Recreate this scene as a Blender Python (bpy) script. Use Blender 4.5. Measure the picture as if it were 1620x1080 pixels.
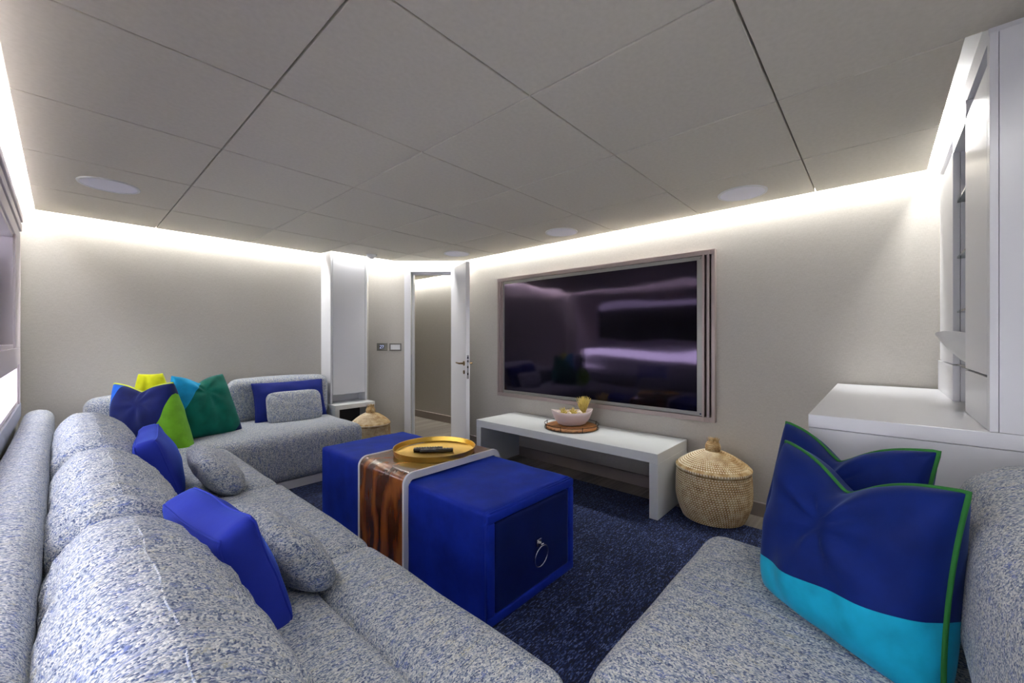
import bpy, bmesh, math, random
from mathutils import Vector, Matrix, noise
random.seed(7)
for o in list(bpy.data.objects): bpy.data.objects.remove(o)
C = bpy.context.scene.collection
PI = math.pi

# ------------------------------------------------------------------ camera
YAW = math.radians(47.91)
FW = Vector((math.sin(YAW), math.cos(YAW), 0)); RT = Vector((math.cos(YAW), -math.sin(YAW), 0))
cd = bpy.data.cameras.new('camera'); cam = bpy.data.objects.new('camera', cd); C.objects.link(cam)
cam.location = (0, 0, 1.15)
cam.rotation_euler = (PI/2, 0, -YAW)
cd.sensor_width = 36; cd.lens = 642.5/1620*36; cd.shift_y = -3.1/1620; cd.clip_start = 0.02
bpy.context.scene.camera = cam

# ------------------------------------------------------------------ world, exposure
w = bpy.data.worlds.new('world'); bpy.context.scene.world = w; w.use_nodes = True
w.node_tree.nodes['Background'].inputs[0].default_value = (0.8, 0.87, 1, 1)
w.node_tree.nodes['Background'].inputs[1].default_value = 0.6
vs = bpy.context.scene.view_settings
vs.view_transform = 'Standard'; vs.look = 'None'; vs.gamma = 1; vs.use_curve_mapping = False
vs.exposure = 0.62
COVE = 105.0        # emission of the cove strips
WIN = 7.0          # emission of the daylight panels behind the window glass

# ------------------------------------------------------------------ materials
def srgb(r, g, b):
    f = lambda c: (c/255/12.92) if c/255 <= 0.04045 else ((c/255+0.055)/1.055)**2.4
    return (f(r), f(g), f(b), 1)
class NT:
    def __init__(s, name):
        s.m = bpy.data.materials.new(name); s.m.use_nodes = True; s.t = s.m.node_tree
        s.b = s.t.nodes['Principled BSDF']; s.out = s.t.nodes['Material Output']
    def n(s, typ, **k):
        x = s.t.nodes.new(typ)
        for a, v in k.items(): setattr(x, a, v)
        return x
    def l(s, a, b): s.t.links.new(a, b)
    def coord(s, scale=(1, 1, 1), rot=(0, 0, 0), kind='Object'):
        tc = s.n('ShaderNodeTexCoord'); mp = s.n('ShaderNodeMapping')
        mp.inputs['Scale'].default_value = scale; mp.inputs['Rotation'].default_value = rot
        s.l(tc.outputs[kind], mp.inputs['Vector']); return mp.outputs[0]
    def noise(s, vec, scale=5, detail=2, rough=.5):
        x = s.n('ShaderNodeTexNoise'); x.inputs['Scale'].default_value = scale
        x.inputs['Detail'].default_value = detail; x.inputs['Roughness'].default_value = rough
        s.l(vec, x.inputs['Vector']); return x.outputs[0]
    def ramp(s, fac, stops, interp='LINEAR'):
        x = s.n('ShaderNodeValToRGB'); cr = x.color_ramp; cr.interpolation = interp
        while len(cr.elements) < len(stops): cr.elements.new(0.5)
        for e, (p, c) in zip(cr.elements, stops): e.position = p; e.color = c
        s.l(fac, x.inputs[0]); return x.outputs[0]
    def math(s, op, a, b=None):
        x = s.n('ShaderNodeMath', operation=op)
        for i, v in enumerate((a, b)):
            if v is None: continue
            if isinstance(v, (int, float)): x.inputs[i].default_value = v
            else: s.l(v, x.inputs[i])
        return x.outputs[0]
    def mix(s, fac, a, b, typ='MIX'):
        x = s.n('ShaderNodeMix', data_type='RGBA', blend_type=typ)
        for i, v in ((0, fac), (6, a), (7, b)):
            if isinstance(v, (int, float)): x.inputs[i].default_value = v
            elif isinstance(v, tuple): x.inputs[i].default_value = v
            else: s.l(v, x.inputs[i])
        return x.outputs[2]
    def bump(s, h, strength=.3, dist=.002):
        x = s.n('ShaderNodeBump'); x.inputs['Strength'].default_value = strength
        x.inputs['Distance'].default_value = dist; s.l(h, x.inputs['Height'])
        s.l(x.outputs[0], s.b.inputs['Normal'])
    def col(s, v):
        if isinstance(v, tuple): s.b.inputs['Base Color'].default_value = v
        else: s.l(v, s.b.inputs['Base Color'])
def plain(name, c, rough=.5, metal=0, spec=.5, coat=0, sheen=0, bump=None):
    t = NT(name); t.col(c); t.b.inputs['Roughness'].default_value = rough
    t.b.inputs['Metallic'].default_value = metal; t.b.inputs['Specular IOR Level'].default_value = spec
    t.b.inputs['Coat Weight'].default_value = coat
    if sheen:
        t.b.inputs['Sheen Weight'].default_value = sheen; t.b.inputs['Sheen Roughness'].default_value = .4
    if bump: t.bump(t.noise(t.coord(), bump[0], 3), bump[1], bump[2])
    return t.m
def emit(name, c, s):
    t = NT(name); t.t.nodes.remove(t.b); e = t.n('ShaderNodeEmission')
    e.inputs[0].default_value = c; e.inputs[1].default_value = s; t.l(e.outputs[0], t.out.inputs[0]); return t.m
def woven(name, c1, c2, rough=.8, sc=1):
    t = NT(name)
    a = t.noise(t.coord((900*sc, 900*sc, 60*sc)), 1, 1); b = t.noise(t.coord((60*sc, 60*sc, 900*sc)), 1, 1)
    h = t.math('ADD', a, b); d = t.math('MULTIPLY', h, .5)
    t.col(t.ramp(d, [(.35, c1), (.65, c2)])); t.b.inputs['Roughness'].default_value = rough
    t.bump(d, .15, .001); return t.m
def tweed(name, axis):
    t = NT(name); ac, al = 380, 250
    s = [ac]*3; s[axis] = al
    v = t.n('ShaderNodeTexVoronoi'); v.inputs['Scale'].default_value = 1; t.l(t.coord(tuple(s)), v.inputs['Vector'])
    sx = t.n('ShaderNodeSeparateColor'); t.l(v.outputs['Color'], sx.inputs[0])
    s2 = [330]*3; s2[axis] = 22
    st = t.noise(t.coord(tuple(s2)), 1, 2)                       # long yarn streaks
    s3 = [60]*3; s3[axis] = 16
    bl = t.noise(t.coord(tuple(s3)), 1, 3, .6)                  # slubs of blue and yellow
    k = t.math('ADD', t.math('MULTIPLY', sx.outputs[0], .52), t.math('MULTIPLY', st, .48))
    base = t.ramp(k, [(.24, srgb(66, 80, 116)), (.36, srgb(118, 131, 156)), (.47, srgb(158, 166, 177)), (.60, srgb(188, 192, 194)), (.76, srgb(218, 219, 216))])
    blue = t.ramp(bl, [(.54, (0, 0, 0, 1)), (.68, (1, 1, 1, 1))])
    yel = t.ramp(bl, [(.32, (1, 1, 1, 1)), (.44, (0, 0, 0, 1))])
    pick = t.ramp(sx.outputs[1], [(.45, (0, 0, 0, 1)), (.5, (1, 1, 1, 1))])
    c = t.mix(t.math('MULTIPLY', t.math('MULTIPLY', blue, pick), .8), base, srgb(92, 112, 176))
    c = t.mix(t.math('MULTIPLY', t.math('MULTIPLY', yel, pick), .5), c, srgb(200, 194, 160))
    t.col(c); t.b.inputs['Roughness'].default_value = .92; t.b.inputs['Specular IOR Level'].default_value = .2
    t.b.inputs['Sheen Weight'].default_value = .15
    h = t.math('SUBTRACT', 1.0, v.outputs['Distance']); h = t.math('ADD', h, t.math('MULTIPLY', st, .6))
    t.bump(h, .6, .0025); return t.m
def velvet(name, c, dark=.55):
    t = NT(name); nz = t.noise(t.coord(), 9, 3)
    dk = tuple(x*dark for x in c[:3])+(1,)
    t.col(t.ramp(nz, [(.3, dk), (.65, c)])); t.b.inputs['Roughness'].default_value = .75
    t.b.inputs['Specular IOR Level'].default_value = .2
    t.b.inputs['Sheen Weight'].default_value = .45; t.b.inputs['Sheen Roughness'].default_value = .3
    t.b.inputs['Sheen Tint'].default_value = (min(1, c[0]*3+.05), min(1, c[1]*3+.15), 1, 1)
    t.bump(t.noise(t.coord(), 60, 2), .15, .002); return t.m
def blocks(name, bands, rough=.75):
    """colour-blocked velvet: bands = [(a,b,c,colour)] paint where a*u+b*v>c, over the first colour"""
    t = NT(name); tc = t.n('ShaderNodeTexCoord'); sp = t.n('ShaderNodeSeparateXYZ'); t.l(tc.outputs['UV'], sp.inputs[0])
    cur = bands[0]
    for a, b, c, colr in bands[1:]:
        e = t.math('ADD', t.math('MULTIPLY', sp.outputs[0], a), t.math('MULTIPLY', sp.outputs[1], b))
        cur = t.mix(t.math('GREATER_THAN', e, c), cur, colr)
    nz = t.noise(t.coord(), 14, 3); sh = t.ramp(nz, [(.3, (.72, .72, .72, 1)), (.65, (1, 1, 1, 1))])
    t.col(t.mix(1.0, cur, sh, 'MULTIPLY')); t.b.inputs['Roughness'].default_value = rough
    t.b.inputs['Specular IOR Level'].default_value = .2
    t.b.inputs['Sheen Weight'].default_value = .2; t.b.inputs['Sheen Roughness'].default_value = .35
    t.b.inputs['Sheen Tint'].default_value = (.4, .6, 1, 1)
    return t.m
M = {}
M['wall'] = woven('linen wall covering', srgb(180, 176, 168), srgb(198, 194, 187))
M['ceil'] = woven('grey beige ceiling panel', srgb(213, 207, 192), srgb(221, 215, 201), .85)
M['dark'] = plain('dark cavity', (.03, .03, .03, 1), .9)
M['white'] = plain('white lacquer', srgb(226, 227, 232), .28)
M['satin'] = plain('satin white paint', srgb(228, 229, 230), .45)
M['benchwhite'] = plain('white stone finish', srgb(214, 218, 220), .4, bump=(120, .05, .001))
M['base'] = plain('taupe baseboard', srgb(150, 140, 134), .5)
M['led'] = emit('led', (1, .985, .95, 1), COVE)
M['led2'] = emit('led window side', (.96, .96, 1, 1), COVE*.32)
M['bronze'] = plain('taupe metal frame', srgb(168, 154, 150), .4, .35)
M['frame2'] = plain('brushed grey frame', srgb(150, 150, 145), .35, .4)
M['slot'] = plain('dark slot', srgb(40, 30, 28), .7)
M['twX'] = tweed('blue grey tweed streaks across', 0)
M['twY'] = tweed('blue grey tweed streaks along', 1)
M['twZ'] = tweed('blue grey tweed upright', 2)
M['ott'] = velvet('royal blue velvet', srgb(15, 45, 168), .62)
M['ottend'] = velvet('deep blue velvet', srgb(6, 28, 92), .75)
M['cobalt'] = velvet('cobalt cotton', srgb(34, 50, 160), .85)
M['navy'] = velvet('navy cotton', srgb(20, 36, 120), .8)
M['green'] = plain('green piping', srgb(28, 110, 40), .7)
M['yellow'] = plain('yellow piping', srgb(196, 206, 60), .7)
M['seam'] = plain('blue seam cord', srgb(36, 50, 160), .8)
M['tweedseam'] = plain('grey seam cord', srgb(130, 140, 165), .9)
M['gold'] = plain('brushed brass', srgb(220, 182, 84), .33, 1)
M['bronzehandle'] = plain('aged brass', srgb(120, 100, 70), .35, .9)
M['steel'] = plain('steel', srgb(190, 190, 195), .2, 1)
M['black'] = plain('black plastic', srgb(22, 24, 30), .35)
M['button'] = plain('grey button', srgb(90, 95, 105), .5)
M['bowl'] = plain('pale pink ceramic', srgb(206, 190, 190), .6, bump=(60, .3, .002))
M['ceramic'] = plain('white ceramic', srgb(222, 222, 220), .4)
M['coral'] = plain('dried yellow sprigs', srgb(200, 178, 96), .8)
M['shell'] = plain('cream shell', srgb(226, 216, 196), .6)
M['wire'] = plain('black wire', srgb(30, 26, 24), .5, .6)
M['spk'] = plain('white grille', srgb(244, 244, 255), .6, bump=(900, .2, .001))
M['pewter'] = plain('pewter plate', srgb(108, 106, 98), .4, .5)
M['lcd'] = plain('dark display', srgb(16, 16, 40), .2)
M['digits'] = emit('digits', srgb(190, 200, 235), 0.9)
M['casing'] = plain('pinkish white window casing', srgb(232, 222, 228), .45)
M['day2'] = emit('dim blind', (.90, .88, 1, 1), WIN*.3)
M['sill'] = plain('blue grey sill', srgb(168, 172, 190), .5)
M['day'] = emit('daylight panel', (.90, .90, 1, 1), WIN)
t = NT('dark evening glass'); t.col(srgb(30, 32, 40)); t.b.inputs['Roughness'].default_value = .04; t.b.inputs['Specular IOR Level'].default_value = .8; M['nightglass'] = t.m
M['bin'] = plain('dark grey mesh', srgb(60, 62, 70), .8, bump=(300, .5, .002))
t = NT('glass shelf'); t.b.inputs['Transmission Weight'].default_value = .9; t.b.inputs['Roughness'].default_value = .05
t.col(srgb(150, 165, 160)); M['glass'] = t.m
t = NT('window glass'); t.b.inputs['Transmission Weight'].default_value = 1; t.b.inputs['Roughness'].default_value = 0
t.b.inputs['IOR'].default_value = 1.1; M['pane'] = t.m
# screen: black panel glass, slightly wavy
t = NT('black screen glass'); t.col((.004, .004, .006, 1)); t.b.inputs['Roughness'].default_value = .07
t.b.inputs['Specular Tint'].default_value = (.78, .58, 1, 1); t.b.inputs['Specular IOR Level'].default_value = .62
t.bump(t.noise(t.coord((1, .6, 1.6)), 2.2, 1), .10, .05); M['screen'] = t.m
# rug
t = NT('navy woven rug')
v = t.n('ShaderNodeTexVoronoi'); v.inputs['Scale'].default_value = 1; t.l(t.coord((90, 260, 1)), v.inputs['Vector'])
sx = t.n('ShaderNodeSeparateColor'); t.l(v.outputs['Color'], sx.inputs[0])
ln = t.noise(t.coord((7, 190, 1)), 1, 2)
k = t.math('ADD', t.math('MULTIPLY', sx.outputs[0], .5), t.math('MULTIPLY', ln, .5))
t.col(t.ramp(k, [(.34, srgb(2, 8, 38)), (.53, srgb(10, 26, 72)), (.64, srgb(32, 52, 104)), (.77, srgb(92, 108, 158))]))
t.b.inputs['Roughness'].default_value = .95; t.bump(t.math('ADD', k, t.math('MULTIPLY', v.outputs['Distance'], -.5)), .7, .004); M['rug'] = t.m
# plank floor
t = NT('grey oak planks'); gr = t.noise(t.coord((2, 60, 1)), 1, 4); t2 = t.noise(t.coord((.2, 7, 1)), 1, 0)
k = t.math('ADD', t.math('MULTIPLY', gr, .6), t.math('MULTIPLY', t2, .4))
t.col(t.ramp(k, [(.35, srgb(92, 86, 80)), (.65, srgb(142, 134, 124))])); t.b.inputs['Roughness'].default_value = .45; M['plank'] = t.m
# figured wood
t = NT('figured glossy wood')
wv = t.n('ShaderNodeTexWave', wave_type='BANDS', bands_direction='DIAGONAL'); wv.inputs['Scale'].default_value = 2.0
wv.inputs['Distortion'].default_value = 11; wv.inputs['Detail'].default_value = 5; wv.inputs['Detail Scale'].default_value = 1.2
t.l(t.coord((1.2, 2.2, .55)), wv.inputs['Vector'])
fine = t.noise(t.coord((20, 160, 8)), 1, 4)
k = t.math('ADD', t.math('MULTIPLY', wv.outputs[1], .55), t.math('MULTIPLY', fine, .45))
t.col(t.ramp(k, [(.15, srgb(62, 28, 12)), (.5, srgb(122, 62, 26)), (.85, srgb(170, 100, 44))]))
t.b.inputs['Roughness'].default_value = .22; t.b.inputs['Coat Weight'].default_value = .6; t.b.inputs['Coat Roughness'].default_value = .08; M['wood'] = t.m
t = NT('acacia board'); k = t.noise(t.coord((12, 50, 12)), 1, 4)
t.col(t.ramp(k, [(.3, srgb(104, 62, 26)), (.7, srgb(172, 116, 62))])); t.b.inputs['Roughness'].default_value = .5; M['acacia'] = t.m
# seagrass
t = NT('woven seagrass'); n1 = t.noise(t.coord(), 28, 3); n2 = t.noise(t.coord(), 240, 2)
k = t.math('ADD', t.math('MULTIPLY', n1, .6), t.math('MULTIPLY', n2, .4))
t.col(t.ramp(k, [(.36, srgb(140, 104, 58)), (.50, srgb(176, 146, 98)), (.64, srgb(206, 188, 150))])); t.b.inputs['Roughness'].default_value = .8
t.bump(n2, .3, .002); M['grass'] = t.m
M['grassstitch'] = plain('pale seagrass stitch', srgb(238, 228, 204), .8)

# ------------------------------------------------------------------ mesh helpers
def wpos(p):
    v = Vector((0, 0, 0))
    while p is not None: v += p.location; p = p.parent
    return v
def mk(name, verts, faces, mat, parent=None, smooth=False, origin=None, uvs=None, autosmooth=None):
    me = bpy.data.meshes.new(name)
    verts = [Vector(v) for v in verts]
    if parent is None:
        if origin is None:
            xs = [v.x for v in verts]; ys = [v.y for v in verts]; zs = [v.z for v in verts]
            origin = Vector(((min(xs)+max(xs))/2, (min(ys)+max(ys))/2, min(zs)))
        off = Vector(origin)
    else: off = wpos(parent)
    me.from_pydata([tuple(v-off) for v in verts], [], faces)
    mats = mat if isinstance(mat, list) else [mat]
    for m in mats: me.materials.append(M[m] if isinstance(m, str) else m)
    if smooth:
        for p in me.polygons: p.use_smooth = True
    if uvs is not None:
        ul = me.uv_layers.new(name='UVMap')
        for lp in me.loops: ul.data[lp.index].uv = uvs[lp.vertex_index]
    me.update()
    o = bpy.data.objects.new(name, me); C.objects.link(o)
    if parent is None: o.location = off
    else: o.parent = parent
    if autosmooth:
        for p in me.polygons: p.use_smooth = True
        me.set_sharp_from_angle(angle=math.radians(autosmooth))
    return o
class MB:
    def __init__(s): s.v = []; s.f = []
    def add(s, vs, fs):
        n = len(s.v); s.v += [Vector(v) for v in vs]; s.f += [tuple(i+n for i in f) for f in fs]; return s
    def bm(s, bm):
        bm.verts.index_update(); s.add([v.co.copy() for v in bm.verts], [[x.index for x in f.verts] for f in bm.faces]); bm.free(); return s
    def box(s, x0, x1, y0, y1, z0, z1, bev=0, seg=2, T=None):
        b = bmesh.new(); bmesh.ops.create_cube(b, size=1)
        for v in b.verts:
            v.co = Vector((x0+(v.co.x+.5)*(x1-x0), y0+(v.co.y+.5)*(y1-y0), z0+(v.co.z+.5)*(z1-z0)))
        if bev > 0: bmesh.ops.bevel(b, geom=b.edges[:], offset=bev, segments=seg, affect='EDGES', profile=.5, clamp_overlap=True)
        if T:
            for v in b.verts: v.co = T(v.co)
            bmesh.ops.recalc_face_normals(b, faces=b.faces[:])
        return s.bm(b)
    def tube(s, pts, r, n=8, closed=False, cap=True):
        pts = [Vector(p) for p in pts]; N = len(pts); vs = []; fs = []
        up = None
        for i, p in enumerate(pts):
            a = pts[(i-1) % N] if (closed or i > 0) else p; b = pts[(i+1) % N] if (closed or i < N-1) else p
            d = (b-a).normalized()
            if up is None: up = d.orthogonal().normalized()
            up = (up - d*up.dot(d)); up = up.normalized() if up.length > 1e-6 else d.orthogonal().normalized()
            sd = d.cross(up); rr = r[i] if isinstance(r, (list, tuple)) else r
            for k in range(n):
                t = 2*PI*k/n; vs.append(p+up*math.cos(t)*rr+sd*math.sin(t)*rr)
        for i in range(N if closed else N-1):
            j = (i+1) % N
            for k in range(n):
                k2 = (k+1) % n; fs.append((i*n+k, i*n+k2, j*n+k2, j*n+k))
        if cap and not closed: fs.append(tuple(range(n))[::-1]); fs.append(tuple((N-1)*n+k for k in range(n)))
        return s.add(vs, fs)
    def lathe(s, prof, c, n=48, rx=1, ry=1):
        vs = []; fs = []; c = Vector(c)
        for (r, z) in prof:
            for k in range(n):
                t = 2*PI*k/n; vs.append(c+Vector((r*rx*math.cos(t), r*ry*math.sin(t), z)))
        for i in range(len(prof)-1):
            for k in range(n):
                k2 = (k+1) % n; fs.append((i*n+k, i*n+k2, (i+1)*n+k2, (i+1)*n+k))
        if prof[0][0] > 1e-5: fs.append(tuple(range(n))[::-1])
        if prof[-1][0] > 1e-5: fs.append(tuple((len(prof)-1)*n+k for k in range(n)))
        return s.add(vs, fs)
    def ob(s, name, mat, parent=None, smooth=False, auto=None, origin=None):
        return mk(name, s.v, s.f, mat, parent, smooth, origin, None, auto)
def tag(o, label, cat, group=None):
    o['label'] = label; o['category'] = cat
    if group: o['group'] = group
    return o
def thing(name, label, cat, loc, group=None):
    o = bpy.data.objects.new(name, None); C.objects.link(o); o.location = loc; o.empty_display_size = .1
    return tag(o, label, cat, group)
def struct(o): o['kind'] = 'structure'; return o
def bx(name, mat, x0, x1, y0, y1, z0, z1, parent=None, bev=0.0):
    return MB().box(x0, x1, y0, y1, z0, z1, bev).ob(name, mat, parent, auto=15 if bev else None)
def D3(l, d, z): return FW*d + RT*l + Vector((0, 0, z))
DT = lambda v: D3(v.x, v.y, v.z)
def dbx(name, mat, l0, l1, d0, d1, z0, z1, parent=None, bev=0.0):
    return MB().box(l0, l1, d0, d1, z0, z1, bev, T=DT).ob(name, mat, parent, auto=15 if bev else None)

def sbox(c, h, r, bulge=(0, 0, 0), amp=0.0, fr=6.0, seed=0, step=.03, axes=None, fn=None, wr=0.0, bumpz=None):
    """soft upholstered box: centre c, half sizes h, corner radius r, bulging faces"""
    vs = []; idx = {}; fs = []
    n = [max(4, int(2*h[i]/step)) for i in range(3)]
    def lin(i, k, N):
        hh = h[i]; rr = min(r, hh*.95)
        # denser near the rounded ends
        t = -1+2*k/N; return hh*(t*.75+.25*math.sin(t*PI/2))
    def vert(key):
        if key in idx: return idx[key]
        p = Vector([lin(i, key[i], n[i]) for i in range(3)])
        rr = [min(r, h[i]*.98) for i in range(3)]
        q = Vector([max(-h[i]+rr[i], min(h[i]-rr[i], p[i])) for i in range(3)])
        d = p-q; s = Vector([d[i]/rr[i] for i in range(3)])
        if s.length > 1e-6:
            m = max(abs(x) for x in s); s = s.normalized()*1.0 if m > 0 else s
            p = q+Vector([s[i]*rr[i] for i in range(3)])
        u = [max(-1, min(1, p[i]/h[i])) for i in range(3)]
        off = Vector([u[i]*bulge[i]*(1-u[(i+1) % 3]**2)*(1-u[(i+2) % 3]**2) for i in range(3)])
        pp = p+off
        if fn: pp = fn(pp, u)
        if amp:
            w = noise.noise_vector((pp+Vector((seed, seed*1.7, 0)))*fr)*amp
            pp = pp + w
        if wr:
            f = noise.noise(Vector((pp.x*5+seed, pp.y*20, pp.z*5))); f = -abs(f)*1.6 if wr > .008 else f
            pp = pp + Vector((u[0], u[1], u[2]))*f*wr
        if axes: pp = axes[0]*pp.x+axes[1]*pp.y+axes[2]*pp.z
        idx[key] = len(vs); vs.append(Vector(c)+pp); return idx[key]
    for ax in range(3):
        a, b = (ax+1) % 3, (ax+2) % 3
        for side in (0, n[ax]):
            for i in range(n[a]):
                for j in range(n[b]):
                    ks = []
                    for (ii, jj) in ((i, j), (i+1, j), (i+1, j+1), (i, j+1)):
                        k = [0, 0, 0]; k[ax] = side; k[a] = ii; k[b] = jj; ks.append(vert(tuple(k)))
                    fs.append(tuple(ks) if side else tuple(ks[::-1]))
    return vs, fs
def soft(name, mat, c, h, r, parent=None, **k):
    vs, fs = sbox(c, h, r, **k); return mk(name, vs, fs, mat, parent, smooth=True)

# ------------------------------------------------------------------ room shell
CZ = 2.03; TOPZ = 2.17
XL, XR, YB, YN = -.20, 3.06, 4.31, -.45
DW = 4.62          # distance of the diagonal door wall
def clip(poly, d):
    out = []
    for i in range(len(poly)):
        a, b = poly[i], poly[(i+1) % len(poly)]
        fa = a[0]*FW.x+a[1]*FW.y-d; fb = b[0]*FW.x+b[1]*FW.y-d
        if fa <= 0: out.append(a)
        if fa*fb < 0:
            t = fa/(fa-fb); out.append((a[0]+(b[0]-a[0])*t, a[1]+(b[1]-a[1])*t))
    return out
def prism(mb, poly, z0, z1, bev=0.0):
    b = bmesh.new(); lo = [b.verts.new((x, y, z0)) for x, y in poly]; hi = [b.verts.new((x, y, z1)) for x, y in poly]
    n = len(poly); b.faces.new(lo[::-1]); b.faces.new(hi)
    for i in range(n): b.faces.new((lo[i], lo[(i+1) % n], hi[(i+1) % n], hi[i]))
    if bev:
        bmesh.ops.bevel(b, geom=[e for e in b.edges if abs(e.verts[0].co.z-z0) < 1e-6 and abs(e.verts[1].co.z-z0) < 1e-6], offset=bev, segments=2, affect='EDGES', profile=.5)
    mb.bm(b)
xs = [-.128, .496, 1.135, 1.77, 2.424, 3.015]
ys = [-.40, .28, .938, 1.595, 2.256, 2.923, 3.592, 4.25]
mb = MB(); g = .0028
for i in range(len(xs)-1):
    for j in range(len(ys)-1):
        x0, x1, y0, y1 = xs[i]+g, xs[i+1]-g, ys[j]+g, ys[j+1]-g
        if x0 > 1.7:
            pass
        if x0 > 1.7 and j == 0: y0 = -.187
        if j == 6+0 and x0 > 2.4: pass
        pl = [(x0, y0), (x1, y0), (x1, y1), (x0, y1)]
        if y1 > 4.1 and x0 < 1.78 < x1: pl = [(x0, y0), (x1, y0), (x1, 4.04), (1.78, 4.04), (1.78, y1), (x0, y1)]
        elif y1 > 4.1 and x0 >= 1.765: pl = [(x0, y0), (x1, y0), (x1, 4.04), (x0, 4.04)]
        p = clip(pl, 4.56)
        if len(p) > 2: prism(mb, p, CZ, CZ+.03, .003)
ce = mb.ob('ceiling', 'ceil', auto=15); struct(ce)
mb = MB(); prism(mb, clip([(-.12, -.38), (1.76, -.38), (1.76, 4.24), (-.12, 4.24)], 4.55), CZ+.031, CZ+.036)
prism(mb, clip([(1.761, -.18), (3.0, -.18), (3.0, 4.035), (1.761, 4.035)], 4.55), CZ+.031, CZ+.036)
struct(mb.ob('trim_1', 'base'))
struct(bx('trim_2', 'satin', -.4, 3.7, -1.1, 6.2, TOPZ, TOPZ+.05))        # deck above the panels
struct(bx('floor', 'plank', -.4, 3.7, -1.1, 6.2, -.05, 0))
struct(bx('wall_right', 'wall', XR, XR+.08, -1.1, 3.507, 0, TOPZ))
struct(bx('wall_back', 'wall', -.4, 2.335, YB, YB+.08, 0, TOPZ))
struct(bx('wall_near', 'wall', -.4, 3.14, -1.1, -1.02, 0, TOPZ))
# diagonal door wall
lL, lR = -1.634, -.552
oL, oR, oT = -1.150, -.672, 1.925
mb = MB(); mb.box(lL-.02, oL, DW, DW+.08, 0, TOPZ, T=DT); mb.box(oR, lR+.04, DW, DW+.08, 0, TOPZ, T=DT); mb.box(oL, oR, DW, DW+.08, oT, TOPZ, T=DT)
struct(mb.ob('wall_door', 'wall'))
mb = MB()                                                                  # small return beside the column
# corridor
struct(bx('wall_corridor', 'wall', 3.57, 3.65, 3.1, 6.2, 0, TOPZ))
struct(bx('wall_corridor_end', 'wall', 2.2, 3.65, 6.1, 6.2, 0, TOPZ))
struct(bx('wall_corridor_side', 'wall', 2.2, 2.28, YB+.08, 6.1, 0, TOPZ))
struct(bx('wall_corridor_near', 'wall', 3.14, 3.57, 3.1, 3.18, 0, TOPZ))
mb = MB(); prism(mb, [(3.515, 3.2), (3.515, 6.05), (2.3, 6.05), (2.3, 4.42), (2.36, 4.42), (3.14, 3.56), (3.14, 3.2)], CZ, CZ+.03)
struct(mb.ob('ceiling_corridor', 'ceil'))
struct(bx('baseboard_corridor', 'base', 3.553, 3.57, 3.2, 6.1, 0, .1, bev=.003))
struct(bx('baseboard_right', 'base', 3.035, XR, -.2, 3.5, 0, .09, bev=.003))
struct(dbx('baseboard_door', 'base', lL, -1.24, DW-.018, DW, 0, .09, bev=.003))
struct(bx('baseboard_back', 'base', -.2, 1.78, YB-.018, YB, 0, .09, bev=.003))
# door frame
mb = MB()
mb.box(-1.222, -1.150, DW-.015, DW+.1, 0, 1.962, .002, T=DT); mb.box(-1.150, -1.128, DW+.03, DW+.1, 0, 1.925, .002, T=DT)
mb.box(-.685, -.615, DW-.015, DW+.1, 0, 1.962, .002, T=DT)
mb.box(-1.150, -.685, DW-.015, DW+.1, 1.915, 1.962, .002, T=DT); mb.box(-1.128, -.685, DW+.03, DW+.1, 1.893, 1.916, .002, T=DT)
df = mb.ob('door_frame', 'white', auto=15); df.name = 'door_2'; struct(df)
sp = dbx('strike_plate', 'steel', -1.1505, -1.147, DW+.005, DW+.028, .80, .98, df)
# door leaf
A = D3(-.69, 4.595, 0); B = D3(-.468, 4.13, 0); dv = (B-A).normalized(); nv = Vector((dv.y, -dv.x, 0))
L = (B-A).length
# nv points to the visible (left) side
if nv.dot(RT) > 0: nv = -nv
LT = lambda v: A + dv*v.x + nv*v.y + Vector((0, 0, v.z))
door = MB().box(0, L, -.04, 0, .012, 1.945, .002, T=LT).ob('door_1', 'white', auto=15, origin=A); struct(door)
def lever(side):
    mb = MB(); s = side; y0 = 0 if s > 0 else -.04
    c = LT(Vector((L-.055, y0, .905)))
    mb.tube([LT(Vector((L-.055, y0, .905))), LT(Vector((L-.055, y0+s*.008, .905)))], .024, 20)
    pts = [LT(Vector((L-.055, y0+s*.008, .905))), LT(Vector((L-.055, y0+s*.045, .905))), LT(Vector((L-.07, y0+s*.052, .905))), LT(Vector((L-.17, y0+s*.05, .908)))]
    mb.tube(pts, [.009, .009, .009, .007], 10)
    mb.ob('door_handle', 'bronzehandle', door, auto=40)
    mb = MB(); mb.tube([LT(Vector((L-.055, y0, .815))), LT(Vector((L-.055, y0+s*.007, .815)))], .02, 20)
    mb.ob('keyhole_plate', 'bronzehandle', door, auto=40)
lever(1); lever(-1)
MB().box(L-.0005, L+.0015, -.031, -.009, .75, .99, .0005, T=LT).ob('lock_plate', 'steel', door)
mb = MB()
for z in (.80, .87, .93, .965): mb.box(L+.001, L+.003, -.026, -.014, z-.012, z+.01, T=LT)
mb.ob('latch', 'slot', door)

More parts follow.
